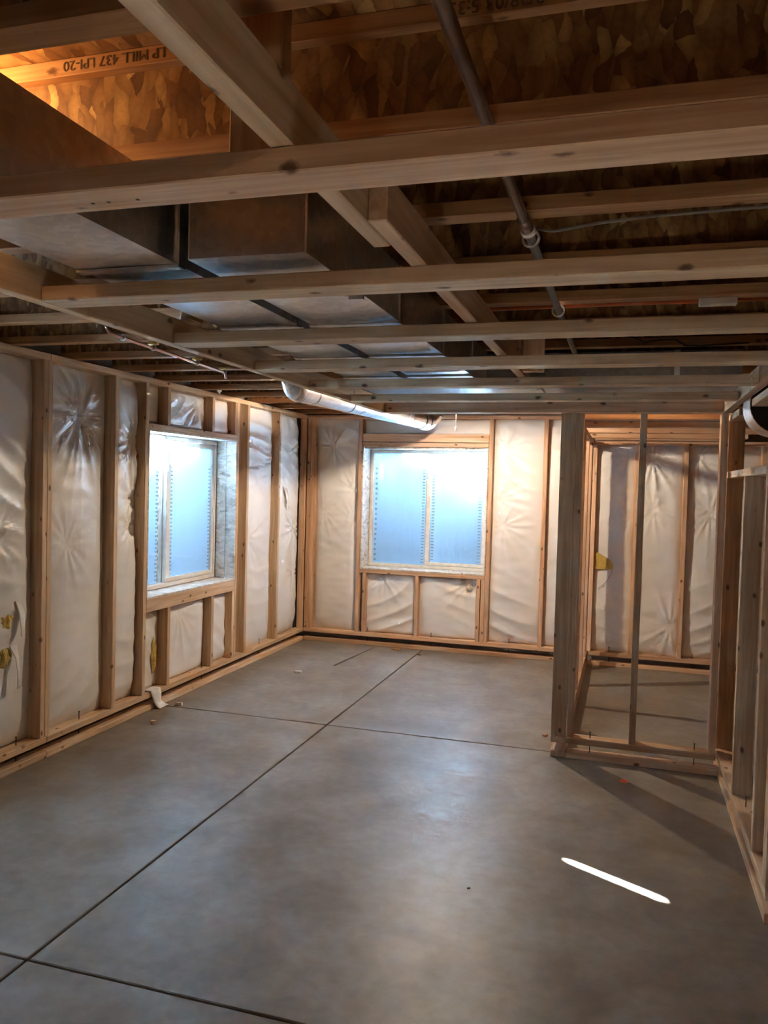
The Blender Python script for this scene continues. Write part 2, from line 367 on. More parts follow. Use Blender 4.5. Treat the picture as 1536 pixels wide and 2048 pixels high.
for a in ((-2.7, 1.70, -0.1, 2.62), (3.10, 4.72, -0.1, 2.62), (1.70, 3.10, -0.1, 0.735), (1.70, 3.10, 2.0, 2.62), (6.13, 8.1, -0.1, 2.62), (4.72, 6.13, -0.1, 0.735), (4.72, 6.13, 2.0, 2.62)): add_box(bm, -3.45, -3.262, a[0], a[1], a[2], a[3])
mesh_obj('foundation', bm, 'found', wl, (0, 0, 0))
BK = XL-D-0.002
batt(wl, 'L', 3.10, 3.76, 0.12, 2.265, BK, 0.05, ((3.44, 1.28, 0.012, 0.12),), 1)
batt(wl, 'L', 1.75, 3.07, 0.12, 0.70, BK, 0.05, (), 8); batt(wl, 'L', 1.75, 3.07, 1.985, 2.265, BK, 0.05, (), 14); batt(wl, 'L', 0.5, 1.73, 0.12, 2.265, BK, 0.05, (), 15)
batt(wl, 'L', 3.79, 4.41, 0.12, 2.265, BK, 0.045, ((4.13, 1.98, 0.024, 0.22), (4.0, 1.22, 0.008, 0.12)), 2, 1.2)
batt(wl, 'L', 4.41, 4.75, 0.12, 2.265, BK, 0.055, ((4.68, 1.86, 0.03, 0.12), (4.70, 1.48, 0.035, 0.10), (4.68, 1.28, 0.03, 0.08)), 3, 1.5)
batt(wl, 'L', 4.75, 5.02, 1.985, 2.265, BK, 0.02, (), 4, 1.5); batt(wl, 'L', 5.03, 5.66, 1.985, 2.265, BK, 0.04, ((5.5, 2.2, 0.012, 0.2),), 5, 1.6); batt(wl, 'L', 5.67, 6.05, 1.985, 2.265, BK, 0.035, (), 6, 1.6)
batt(wl, 'L', 4.75, 5.06, 0.12, 0.70, BK, 0.02, (), 7); batt(wl, 'L', 5.07, 5.70, 0.12, 0.70, BK, 0.045, ((5.3, 0.62, 0.010, 0.15),), 9, 1.4); batt(wl, 'L', 5.71, 6.05, 0.12, 0.70, BK, 0.04, (), 10)
batt(wl, 'L', 6.05, 6.28, 0.12, 2.265, BK, 0.01, (), 11)
batt(wl, 'L', 6.29, 6.93, 0.12, 2.265, BK, 0.05, ((6.6, 1.62, 0.008, 0.1), (6.4, 1.1, 0.012, 0.15)), 12, 1.3)
batt(wl, 'L', 6.95, 7.535, 0.12, 2.265, BK, 0.075, ((7.38, 1.93, 0.03, 0.12), (7.36, 1.15, 0.035, 0.14), (7.1, 1.4, 0.01, 0.1), (7.38, 0.72, 0.03, 0.1)), 13, 1.3)
for y in (3.604, 4.135, 5.62, 6.656): nail(wl, XL-0.043, y, 0.03, 0.175)
# torn facing with yellow fibre showing
def lump(name, parent, plane, c, ru, rv, th, mat, seed, tilt=0.0):
    bm = bmesh.new()
    def f(u, v):
        r = u; a = 2*math.pi*v; k = 1+0.32*noise.noise(Vector((math.cos(a)*1.6, math.sin(a)*1.6, seed)))
        s, t = ru*r*k*math.cos(a), rv*r*k*math.sin(a); s, t = s*math.cos(tilt)-t*math.sin(tilt), s*math.sin(tilt)+t*math.cos(tilt)
        d = th*(1-r*r)+0.012*noise.noise(Vector((s*40, t*40, seed)))*(1-r**6)
        return Vector((d, s, t)) if plane == 'L' else Vector((s, -d, t))
    sheet(bm, f, 8, 28); bmesh.ops.remove_doubles(bm, verts=bm.verts, dist=1e-5)
    return mesh_obj(name, bm, mat, parent, c, True)
lump('exposed_fibre', wl, 'L', (-3.168, 3.515, 0.83), 0.075, 0.055, 0.02, 'glasswool', 3.1)
lump('exposed_fibre', wl, 'L', (-3.168, 3.512, 0.635), 0.06, 0.065, 0.022, 'glasswool', 5.3)
lump('exposed_fibre', wl, 'L', (-3.188, 3.648, 0.79), 0.03, 0.028, 0.015, 'glasswool', 7.7)
lump('exposed_fibre', wl, 'L', (-3.192, 4.985, 0.34), 0.035, 0.13, 0.012, 'glasswool', 9.2)
def flap(name, parent, pts_l, pts_r, mat='paper', th=0.0025):
    """a thin torn strip between two polylines"""
    bm = bmesh.new(); n = len(pts_l); c = Vector(pts_l[0]); G = []
    for a, b in zip(pts_l, pts_r):
        a, b = Vector(a), Vector(b); row = []
        for k in range(5):
            q = a.lerp(b, k/4); q = q+Vector((0.004*noise.noise(q*30), 0.004*noise.noise(q*27+Vector((3, 1, 0))), 0)); row.append(bm.verts.new(q-c))
        G.append(row)
    for r0, r1 in zip(G, G[1:]):
        for k in range(4): bm.faces.new((r0[k], r0[k+1], r1[k+1], r1[k]))
    o = mesh_obj(name, bm, mat, parent, c, True)
    md = o.modifiers.new('thickness', 'SOLIDIFY'); md.thickness = th
    return o
flap('torn_facing', wl, [(-3.150, 3.575, 0.93), (-3.140, 3.585, 0.86), (-3.128, 3.590, 0.78), (-3.125, 3.585, 0.735)], [(-3.152, 3.60, 0.93), (-3.146, 3.64, 0.86), (-3.140, 3.63, 0.79), (-3.128, 3.60, 0.735)])
flap('torn_facing', wl, [(-3.150, 3.53, 0.69), (-3.135, 3.56, 0.62), (-3.120, 3.565, 0.53), (-3.118, 3.558, 0.455)], [(-3.150, 3.58, 0.69), (-3.140, 3.59, 0.62), (-3.130, 3.585, 0.53), (-3.122, 3.595, 0.462)])
flap('torn_facing', wl, [(-3.150, 7.06, 1.60), (-3.120, 7.08, 1.50), (-3.112, 7.12, 1.40), (-3.118, 7.17, 1.34)], [(-3.150, 7.16, 1.60), (-3.130, 7.16, 1.50), (-3.122, 7.17, 1.40), (-3.122, 7.19, 1.35)])
pp = flap('paper_scrap', None, [(-3.18, 4.83, 0.135), (-3.118, 4.835, 0.132), (-3.108, 4.845, 0.09), (-3.106, 4.865, 0.045), (-3.092, 4.88, 0.012), (-3.070, 4.88, 0.004)],
          [(-3.18, 4.95, 0.135), (-3.118, 4.96, 0.132), (-3.108, 4.955, 0.09), (-3.106, 4.95, 0.045), (-3.094, 4.985, 0.012), (-3.074, 5.0, 0.004)])
tag(pp, None, 'torn white insulation paper draped over the left wall plates under the window', 'paper scrap')

# ------------------------------------------------------------------ far wall
wf = empty('wall_far', (-1.0, YF+0.1, 0), 'structure')
yb = YF+D
for x0, x1 in ((XL, -0.39), (-0.29, 1.9)):
    lum(wf, 'bottom_plate', x0, x1, YF, yb, 0, T, 'fir'); lum(wf, 'floating_plate', x0, x1, YF, yb, 0.088, 0.126, 'fir')
lum(wf, 'top_plate', XL, -0.39, YF, yb, 2.262, ZT, 'fir'); lum(wf, 'top_plate', -0.29, 1.9, YF, yb, 2.030, 2.068, 'fir')
for x in (-3.118, -3.079, -2.568, -1.262, -0.749): lum(wf, 'stud', x, x+T, YF, yb, 0.126, 2.262, 'fir')
lum(wf, 'trimmer_stud', -1.300, -1.264, YF+0.001, yb, 0.126, 0.725, 'fir'); lum(wf, 'stud', -0.43, -0.392, YF, yb, 0.126, 2.262, 'fir')
for x in (-0.300, 0.070, 0.487, 1.12, 1.73): lum(wf, 'stud', x, x+T, YF, yb, 0.126, 2.030, 'fir')
lum(wf, 'window_header', -2.528, -1.264, YF, YF+T, 2.036, 2.114, 'fir'); lum(wf, 'header_plate', -2.528, -1.264, YF+0.001, yb, 1.988, 2.030, 'fir')
lum(wf, 'window_sill', -2.528, -1.264, YF, yb, 0.725, 0.764, 'fir')
for x in (-2.495, -1.955, -1.345): lum(wf, 'cripple_stud', x, x+T, YF, yb, 0.126, 0.725, 'fir')
bm = bmesh.new()
for a in ((-3.5, -2.58, -0.1, 2.62), (-1.21, 2.2, -0.1, 2.62), (-2.58, -1.21, -0.1, 0.71), (-2.58, -1.21, 2.03, 2.62)): add_box(bm, a[0], a[1], 7.745, 7.95, a[2], a[3])
mesh_obj('foundation', bm, 'found', wf, (0, 0, 0))
FB = yb+0.002
batt(wf, 'F', -3.05, -2.55, 0.12, 2.265, FB, 0.05, ((-2.86, 1.98, 0.014, 0.16), (-2.62, 1.55, 0.014, 0.12), (-2.62, 1.25, 0.012, 0.10), (-2.95, 1.33, 0.008, 0.15)), 21, 1.6)
batt(wf, 'F', -2.56, -1.25, 2.105, 2.265, FB, 0.03, ((-2.2, 2.2, 0.008, 0.1), (-1.5, 2.2, 0.01, 0.15)), 22, 1.2)
batt(wf, 'F', -2.56, -1.94, 0.12, 0.73, FB, 0.045, ((-2.3, 0.70, 0.018, 0.15),), 23, 1.6); batt(wf, 'F', -1.94, -1.29, 0.12, 0.73, FB, 0.045, ((-1.42, 0.68, 0.02, 0.15),), 24, 1.6)
batt(wf, 'F', -1.25, -0.73, 0.12, 2.265, FB, 0.055, ((-1.12, 1.98, 0.012, 0.25), (-1.17, 1.50, 0.014, 0.14), (-1.12, 1.25, 0.014, 0.16)), 25, 1.8)
batt(wf, 'F', -0.73, -0.38, 0.12, 2.265, FB, 0.05, ((-0.66, 0.55, 0.01, 0.2),), 26, 1.2)
batt(wf, 'F', -0.29, 0.09, 0.12, 2.035, FB, 0.05, ((0.04, 1.95, 0.012, 0.30), (0.05, 1.35, 0.010, 0.16)), 27, 1.6)
batt(wf, 'F', 0.09, 0.50, 0.12, 2.035, FB, 0.05, ((0.22, 1.9, 0.02, 0.28), (0.24, 1.45, 0.012, 0.16), (0.42, 0.4, 0.012, 0.25)), 28, 2.2)
batt(wf, 'F', 0.51, 1.13, 0.12, 2.035, FB, 0.05, ((0.6, 1.93, 0.02, 0.30), (0.72, 1.42, 0.014, 0.14)), 29, 1.6); batt(wf, 'F', 1.14, 1.74, 0.12, 2.035, FB, 0.05, (), 30)
for x in (-2.44, -1.784, -1.02, -0.10, 0.62): nail(wf, x, YF+0.04, 0.03, 0.17)
bm = bmesh.new()
tri = [(-0.285, 1.062), (-0.20, 1.025), (-0.12, 0.975), (-0.092, 0.935), (-0.094, 0.892), (-0.285, 0.885)]
vs = [bm.verts.new((x+0.2, -0.004*(i % 2), z-0.95)) for i, (x, z) in enumerate(tri)]; bm.faces.new(vs)
r_ = bmesh.ops.extrude_face_region(bm, geom=bm.faces[:])
for v in r_['geom']:
    if isinstance(v, bmesh.types.BMVert): v.co.y += 0.012
mesh_obj('exposed_fibre', bm, 'glasswool', wf, (-0.2, 7.632, 0.95))
tube('tear_edge', [(-0.092, 7.634, 0.93), (-0.10, 7.633, 0.85), (-0.15, 7.632, 0.77), (-0.215, 7.632, 0.705)], 0.0022, 'cable', wf, 6)
lump('exposed_fibre', wf, 'F', (-1.42, 7.65, 0.635), 0.03, 0.03, 0.012, 'chip', 2.2)

# ------------------------------------------------------------------ windows
def window(name, plane, a0, a1, z0, z1, w, mid0, mid1, slit, film=True):
    """slider in a wall opening. plane L: a = y, the room is at +x of w; plane F: a = x, the room is at -y of w"""
    c = (w, (a0+a1)/2, z0) if plane == 'L' else ((a0+a1)/2, w, z0)
    root = empty(name, c, 'structure')
    def bar(n, p, p0, p1, q0, q1, d0, d1, mat='vinyl', bev=0.003):   # d measured towards the room
        if plane == 'L': return lum(p, n, w+d0, w+d1, p0, p1, q0, q1, mat, bev)
        return lum(p, n, p0, p1, w-d1, w-d0, q0, q1, mat, bev)
    fr = empty_child('window_frame', root, c)
    for (p0, p1, q0, q1) in ((a0, a1, z0, z0+0.032), (a0, a1, z1-0.032, z1), (a0, a0+0.032, z0+0.032, z1-0.032), (a1-0.032, a1, z0+0.032, z1-0.032), ):
        bar('frame_bar', fr, p0, p1, q0, q1, -0.035, 0.035)
    bar('frame_bar', fr, mid0, mid0+0.03, z0+0.032, z1-0.032, -0.03, -0.002)
    sa = empty_child('sliding_sash', root, c)
    s0, s1, sz0, sz1 = mid0+0.012, a1-0.034, z0+0.034, z1-0.036
    for (p0, p1, q0, q1) in ((s0, s1, sz0, sz0+0.034), (s0, s1, sz1-0.034, sz1), (s0, s0+mid1, sz0+0.034, sz1-0.034), (s1-0.036, s1, sz0+0.034, sz1-0.034)):
        bar('sash_bar', sa, p0, p1, q0, q1, 0.0, 0.030)
    bar('sash_latch', sa, s1-0.03, s1-0.012, (z0+z1)/2-0.03, (z0+z1)/2+0.01, 0.030, 0.040)
    bar('sash_latch', sa, s0+0.006, s0+0.026, z0+0.9*(z1-z0)*0.85, z0+0.9*(z1-z0)*0.85+0.06, 0.030, 0.042)
    panes = ((a0+0.032, mid0, z0+0.032, z1-0.032, -0.016), (s0+mid1, s1-0.036, sz0+0.034, sz1-0.034, 0.014))
    for k, (p0, p1, q0, q1, d) in enumerate(panes):
        bar('pane', root, p0, p1, q0, q1, d-0.002, d+0.002, 'glass', 0)
        if film == 'left' and k == 1: continue
        e = slit if (slit and k == 0) else 0.0
        fm = bar('window_film', root, p0, p1-e, q0, q1, d-0.0055, d-0.0035, 'film', 0)
        # perforated film edges: small dashes down both sides of each pane
        for side in (0, 1):
            bm = bmesh.new(); zz = q0+0.02; pitch = 0.052 if (k, side) == (0, 0) else 0.030
            while zz < q1-0.16:
                hh = pitch*0.42; wd = random.uniform(0.024, 0.032) * (0.75 if (k, side) == (0, 0) else 1)
                ce = (p0+0.012) if side == 0 else (p1-e-0.012-wd)
                if plane == 'L': add_box(bm, w+d+0.003-c[0], w+d+0.0045-c[0], ce-c[1], ce+wd-c[1], zz-c[2], zz+hh-c[2])
                else: add_box(bm, ce-c[0], ce+wd-c[0], w-d-0.0045-c[1], w-d-0.003-c[1], zz-c[2], zz+hh-c[2])
                zz += pitch
            tag(mesh_obj('film_edge', bm, 'dash', root, c), 'stuff')
    return root
def empty_child(name, parent, loc):
    o = bpy.data.objects.new(name, None); o.empty_display_size = 0.05; return finish(o, parent, loc)
w1 = window('window_1', 'L', 4.795, 6.055, 0.797, 1.938, -3.335, 5.285, 0.06, 0.027)
w2 = window('window_2', 'F', -2.512, -1.279, 0.778, 1.966, 7.86, -1.93, 0.045, 0.0)
w3 = window('unseen_fill_window', 'L', 1.772, 3.030, 0.797, 1.938, -3.335, 2.36, 0.06, 0.0, 'left')  # unseen window added so a sun patch on the floor lights the ceiling
# OSB liners round the openings
lum(w1, 'jamb_board', -3.37, XL-0.001, 6.056, 6.069, 0.79, 1.95, 'osb_pale', 0.001); lum(w1, 'jamb_board', -3.37, XL-0.001, 4.776, 4.789, 0.79, 1.95, 'osb_pale', 0.001)
lum(w1, 'sill_board', -3.37, XL+0.002, 4.776, 6.069, 0.780, 0.793, 'osb_pale', 0.001); lum(w1, 'head_board', -3.37, XL-0.001, 4.790, 6.055, 1.939, 1.951, 'osb_pale', 0.001)
lum(w2, 'jamb_board', -2.527, -2.515, YF+0.001, 7.895, 0.778, 1.987, 'osb_pale', 0.001); lum(w2, 'jamb_board', -1.277, -1.265, YF+0.001, 7.895, 0.778, 1.987, 'osb_pale', 0.001)
lum(w2, 'sill_board', -2.527, -1.265, YF-0.002, 7.895, 0.765, 0.777, 'osb_pale', 0.001); lum(w2, 'head_board', -2.514, -1.278, YF+0.04, 7.895, 1.967, 1.986, 'osb_pale', 0.001)
lum(w3, 'jamb_board', -3.37, XL-0.001, 3.032, 3.046, 0.79, 1.95, 'osb_pale', 0.001); lum(w3, 'jamb_board', -3.37, XL-0.001, 1.755, 1.768, 0.79, 1.95, 'osb_pale', 0.001)
lum(w3, 'sill_board', -3.37, XL+0.002, 1.755, 3.046, 0.780, 0.793, 'osb_pale', 0.001); lum(w3, 'head_board', -3.37, XL-0.001, 1.770, 3.030, 1.939, 1.951, 'osb_pale', 0.001)
lum(w1, 'backing_rod', -3.32, -3.30, 6.044, 6.054, 0.80, 1.93, 'black', 0.001)

def well(name, plane, ctr, wall, R, z0, z1, label):
    bm = bmesh.new(); n, mz = 40, int((z1-z0)/0.0085)
    def f(u, v):
        a = math.pi*u; z = z0+(z1-z0)*v; r = R+0.006*math.sin(2*math.pi*z/0.068)
        p, q = r*math.cos(a), r*0.98*math.sin(a)
        return Vector((-q, p, z-z0)) if plane == 'L' else Vector((p, q, z-z0))
    sheet(bm, f, n, mz)
    loc = (wall, ctr, z0) if plane == 'L' else (ctr, wall, z0)
    root = empty(name, loc, None, label, 'window well')
    o = mesh_obj('corrugated_shell', bm, 'well', root, loc, True)
    md = o.modifiers.new('thickness', 'SOLIDIFY'); md.thickness = 0.004; md.offset = 1
    bm = bmesh.new(); bmesh.ops.create_circle(bm, cap_ends=True, radius=R+0.3, segments=40)
    r_ = bmesh.ops.extrude_face_region(bm, geom=bm.faces[:])
    for v in r_['geom']:
        if isinstance(v, bmesh.types.BMVert): v.co.z -= 0.05
    for v in bm.verts:
        if plane == 'L': v.co.x = min(v.co.x, 0)
        else: v.co.y = max(v.co.y, 0)
    mesh_obj('gravel_base', bm, 'found', root, (loc[0], loc[1], z0))
    return root
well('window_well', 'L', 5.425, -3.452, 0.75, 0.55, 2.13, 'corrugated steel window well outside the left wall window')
well('window_well', 'L', 2.66, -3.452, 0.75, 0.55, 2.11, 'corrugated steel well of the added unseen fill window, left wall nearest the photographer')  # well belonging to the added unseen window
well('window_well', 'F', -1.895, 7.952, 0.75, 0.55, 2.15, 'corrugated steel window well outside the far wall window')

# ------------------------------------------------------------------ ceiling: I-joists and subfloor
ce = empty('ceiling', (-1.0, 3.0, ZT), 'structure')
JX0, JX1 = -3.22, 2.0
JY = [1.58+0.491*k for k in range(-8, 13)]
for y in JY:
    if y-0.06 < -2.55 or y > 7.66: continue
    j = empty_child('i_joist', ce, ((JX0+JX1)/2, y-0.03, ZT))
    lum(j, 'bottom_flange', JX0, JX1, y-0.062, y, ZT, ZT+T, 'flange', 0.002)
    lum(j, 'top_flange', JX0, JX1, y-0.062, y, ZT+0.203, ZT+0.241, 'flange', 0.002)
    lum(j, 'web', JX0, JX1, y-0.036, y-0.026, ZT+0.036, ZT+0.205, 'osb', 0)
y = -2.7
while y < 7.9:
    for x0, x1 in ((-3.5, -0.9), (-0.9, 2.2)):
        lum(ce, 'subfloor_panel', x0+0.001, x1-0.001, y+0.001, min(y+1.22, 8.0)-0.001, 2.5415, 2.56, 'osb_sub', 0.001)
    y += 1.22
for a in ((-3.5, 2.2, 8.0, 8.05), ): pass
def stamp(parent, txt, x_right, z_top, y, size, mat='ink', stretch=1.0):
    cu = bpy.data.curves.new('stamp', 'FONT'); cu.body = txt; cu.size = size; cu.extrude = 0.0004; cu.resolution_u = 3
    tmp = bpy.data.objects.new('tmp', cu); COL.objects.link(tmp); bpy.context.view_layer.update()
    me = bpy.data.meshes.new_from_object(tmp.evaluated_get(bpy.context.evaluated_depsgraph_get())); bpy.data.objects.remove(tmp)
    for v in me.vertices: v.co.x *= stretch
    me.materials.clear(); me.materials.append(M[mat])
    o = bpy.data.objects.new('printed_stamp', me)
    o.rotation_euler = (Matrix.Rotation(math.pi, 4, 'Y') @ Matrix.Rotation(math.pi/2, 4, 'X')).to_euler()
    return finish(o, parent, (x_right, y-0.0006, z_top))
stamp(ce, 'LP MILL 437 LPI-20', -0.968, 2.533, 1.518, 0.031, stretch=1.05)
stamp(ce, '2/28/03 5:33', -0.175, 2.535, 1.518, 0.036, stretch=1.0)
lb = bmesh.new(); add_box(lb, -0.06, 0.06, -0.06, 0.03, -0.0012, 0)
for k in range(6): pass
mesh_obj('printed_label', lb, 'black', ce, (-0.52, 1.43, 2.5412))
for k in range(3):
    lb = bmesh.new(); add_box(lb, -0.05, 0.05-0.02*(k % 2), -0.003, 0.003, -0.0006, 0); mesh_obj('label_line', lb, 'chip', ce, (-0.52, 1.445-0.02*k, 2.5400))

# ------------------------------------------------------------------ soffit frame (dropped ceiling of flat 2x4s)
sf = empty('soffit_frame', (-0.5, 3.0, ZS), None, 'dropped soffit frame of flat lumber crosspieces hung below the joists and ducts', 'ceiling frame')
CY = [1.166+0.012, 1.835, 2.47, 3.085, 3.67, 4.28]
for i, y in enumerate(CY):
    lum(sf, 'crosspiece', -1.47, 0.505, y-D, y, ZS, ZS+T, 'pine' if i else 'fir')
lum(sf, 'end_rail', -1.47, 0.505, 4.852, 4.890, ZS, ZS+D-0.02, 'fir'); lum(sf, 'end_plate', -1.47, 0.545, 4.893, 4.982, ZS, ZS+T, 'fir')
for y0, y1 in ((-0.3, 1.95), (1.95, 4.89)): lum(sf, 'edge_rail', -1.510, -1.472, y0, y1-0.002, ZS, ZS+D, 'pine')
lum(sf, 'edge_rail', 0.507, 0.545, 1.2, 4.89, ZS, ZS+0.085, 'shaded_pine')
zr = ZS+T+0.001
lum(sf, 'runner', -0.520, -0.482, -0.4, 1.60, zr, zr+D, 'pine'); lum(sf, 'runner', -0.481, -0.443, 1.44, 3.75, zr, zr+D, 'fir')
lum(sf, 'hanger', -0.628, -0.539, 1.17, 1.17+T, zr, ZT+0.24, 'fir'); lum(sf, 'hanger', -0.438, -0.349, 3.42, 3.42+T, zr, ZT+0.0, 'fir'); lum(sf, 'hanger', -0.477, -0.440, 3.38, 3.469, zr+D, ZT, 'fir')
for y in (5.42, 6.05, 6.68, 7.30): lum(sf, 'crosspiece', -0.33, 0.95, y-D, y, ZS, ZS+T, 'fir')
lum(sf, 'ledger', -0.29, 0.95, 7.560, 7.598, ZS, ZS+D, 'fir')
lum(sf, 'hanger', -1.470, -1.433, 2.42, 2.51-0.002, ZS+D, ZT, 'pine')

for x in (-0.86, -0.83, -0.775):
    tube('nail_head', [(x, 1.142, ZS+0.002), (x, 1.142, ZS-0.0006)], 0.0035, 'steel', sf, 8)
for x, y in ((-0.645, 4.852), (0.475, 3.581)):
    tube('nail_head', [(x, y+0.001, ZS+0.02), (x, y-0.001, ZS+0.02)], 0.004, 'galv_bright', sf, 8)

# ------------------------------------------------------------------ partition and closet front
wp = empty('wall_partition', (-0.34, 6.2, 0), 'structure')
lum(wp, 'bottom_plate', -0.384, -0.295, 4.896, YF, 0, T, 'fir'); lum(wp, 'floating_plate', -0.384, -0.295, 4.896, YF, 0.088, 0.126, 'fir'); lum(wp, 'top_plate', -0.384, -0.295, 4.985, YF, ZS-T, ZS-0.001, 'fir')
lum(wp, 'end_post', -0.384, -0.295, 4.896, 4.934, 0.126, ZS-0.001, 'shaded_pine')
for y in (5.49, 6.10, 6.71, 7.32): lum(wp, 'stud', -0.384, -0.295, y, y+T, 0.126, ZS-T, 'fir')
wc = empty('wall_closet_front', (0.1, 4.94, 0), 'structure')
lum(wc, 'bottom_plate', -0.293, 0.555, 4.896, 4.985, 0, T, 'fir'); lum(wc, 'floating_plate', -0.293, 0.545, 4.896, 4.985, 0.088, 0.126, 'shaded_pine')
for x, m in ((-0.291, 'shaded_pine'), (0.066, 'shaded_pine'), (0.503, 'fir')): lum(wc, 'stud', x, x+T, 4.896, 4.985, 0.126, ZS-0.001, m)
for x in (-0.155, 0.431): nail(wc, x, 4.93, 0.03, 0.165)

# ------------------------------------------------------------------ right wall
wr_ = empty('wall_right', (0.6, 4.0, 0), 'structure')
XR = 0.555
lum(wr_, 'bottom_plate', XR, XR+D, 3.27, 4.28, 0, T, 'pine'); lum(wr_, 'bottom_plate', XR, XR+D, 4.284, 5.1, 0, T, 'pine')
lum(wr_, 'floating_plate', XR, XR+D, 3.27, 5.1, 0.088, 0.126, 'pine')
for y in (5.02, 3.61, 3.272, 3.311): lum(wr_, 'stud', XR, XR+D, y, y+T, 0.126, 2.030 if y > 3.5 else ZT, 'shaded_pine')
lum(wr_, 'trimmer_stud', XR, XR+D, 4.262, 4.30, 0.126, 1.704, 'shaded_pine')
lum(wr_, 'fire_block', XR, XR+D, 3.65, 5.018, 1.704, 1.742, 'pine')
lum(wr_, 'top_plate', XR, XR+D, 4.60, 5.1, 2.032, 2.068, 'pine'); lum(wr_, 'top_plate', XR, XR+D, 3.35, 4.28, 2.032, 2.068, 'pine')
nail(wr_, 0.60, 4.12, 0.03, 0.175)
# far side of the space behind it
wo = empty('wall_outer_right', (1.95, 3, 0), 'structure')
lum(wo, 'panel', 1.90, 2.0, -2.6, 7.75, 0, 2.6, 'osb', 0, 'z')
for y in (5.2, 5.6, 6.0, 6.6): lum(wo, 'stud', 1.80, 1.895, y, y+T, 0, 2.3, 'flange')
wbk = empty('wall_back', (-0.6, -2.6, 0), 'structure')
lum(wbk, 'panel', -3.45, 2.0, -2.7, -2.6, 0, 2.6, 'plastic', 0, 'z')

# ------------------------------------------------------------------ ducts
def duct(name, x0, x1, z0, z1, ys, label, mat='galv', sag=0.012, along='y', endcap=True):
    """rectangular trunk along y (or x), one sheet section for every interval of ys"""
    loc = ((x0+x1)/2, ys[0], z0) if along == 'y' else (ys[0], (x0+x1)/2, z0)
    root = empty(name, loc, None, label, 'duct')
    for i, (y0, y1) in enumerate(zip(ys, ys[1:])):
        bm = bmesh.new(); w2_ = (x1-x0)/2; L_ = y1-y0; h = z1-z0
        def ring(t):
            s = math.sin(math.pi*min(1, max(0, t))); n = 10; pts = []
            for k in range(n+1):
                u = k/n; pts.append((-w2_+2*w2_*u, -sag*s*math.sin(math.pi*u)**0.8 + 0.004*math.sin(5*t+2*i)*math.sin(math.pi*u), ))
            pts += [(w2_+0.004*s*math.sin(math.pi*k/6), h*k/6) for k in range(1, 7)]
            pts += [(w2_-2*w2_*k/4, h) for k in range(1, 5)] + [(-w2_-0.004*s*math.sin(math.pi*k/6), h-h*k/6) for k in range(1, 6)]
            return pts
        rings = []
        for k in range(17):
            t = k/16; rr = []
            for (a, b) in ring(t):
                p = (a, y0+L_*t-ys[0], b); rr.append(bm.verts.new(p if along == 'y' else (p[1], -p[0], p[2])))
            rings.append(rr)
        n = len(rings[0])
        for r0, r1 in zip(rings, rings[1:]):
            for k in range(n): bm.faces.new((r0[k], r0[(k+1) % n], r1[(k+1) % n], r1[k]))
        for rr in ((rings[0],) if i == 0 else ()) + ((rings[-1],) if i == len(ys)-2 else ()): bm.faces.new(rr)
        o = mesh_obj('duct_section', bm, mat, root, loc, False)
        for p in o.data.polygons: p.use_smooth = len(p.vertices) == 4
        md = o.modifiers.new('edges', 'EDGE_SPLIT'); md.split_angle = math.radians(40)
    for y in ys[1:-1]:
        bm = bmesh.new(); e = 0.006
        for (a0, a1, b0, b1) in ((x0-e, x1+e, z0-e, z0-0.0005), (x1+0.0005, x1+e, z0-e, z1)):
            if along == 'y': add_box(bm, a0-loc[0], a1-loc[0], y-0.014-loc[1], y+0.014-loc[1], b0-loc[2], b1-loc[2])
            else: add_box(bm, y-0.014-loc[0], y+0.014-loc[0], -(a1-(x0+x1)/2), -(a0-(x0+x1)/2), b0-loc[2], b1-loc[2])
        mesh_obj('drive_cleat', bm, mat, root, loc)
    return root
ZD = ZS+T+0.018
d1 = duct('sheet_metal_duct', -1.31, -1.035, ZD, 2.296, [0.2, 0.95, 1.70, 2.42, 3.05, 3.64, 4.05], 'long shiny rectangular trunk duct nearest the left wall, above the soffit')
d2 = duct('sheet_metal_duct', -0.99, -0.695, ZD, 2.296, [1.66, 2.42, 3.05, 3.64, 4.05], 'boxy trunk duct with dark end cap beside the wooden runner')
bm = bmesh.new()
for (a0, a1, b0, b1) in ((-0.985, -0.70, 0, 0.022), (-0.985, -0.967, 0.022, 0.16), (-0.718, -0.70, 0.022, 0.16)): add_box(bm, a0, a1, -0.003, -0.0005, b0, b1)
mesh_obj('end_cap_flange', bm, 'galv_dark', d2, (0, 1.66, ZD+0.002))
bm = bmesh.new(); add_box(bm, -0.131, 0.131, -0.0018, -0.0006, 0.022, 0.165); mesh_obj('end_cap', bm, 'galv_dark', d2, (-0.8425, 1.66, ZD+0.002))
for y in (2.02, 3.9):
    bm = bmesh.new(); add_box(bm, -0.02, 0.02, -0.006, 0.006, -0.02, 0.0); add_box(bm, -0.03, -0.016, -0.008, 0.02, -0.012, 0.0); mesh_obj('hanger_strap', bm, 'galv', d2, (-0.70, y, ZD-0.002))
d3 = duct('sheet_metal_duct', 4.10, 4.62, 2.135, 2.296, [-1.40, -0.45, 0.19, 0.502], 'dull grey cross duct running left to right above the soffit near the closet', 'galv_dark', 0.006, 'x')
# vertical seam strap on the cross duct
lum(d3, 'seam_strap', 0.20, 0.225, 4.088, 4.094, 2.14, 2.298, 'galv', 0.001)
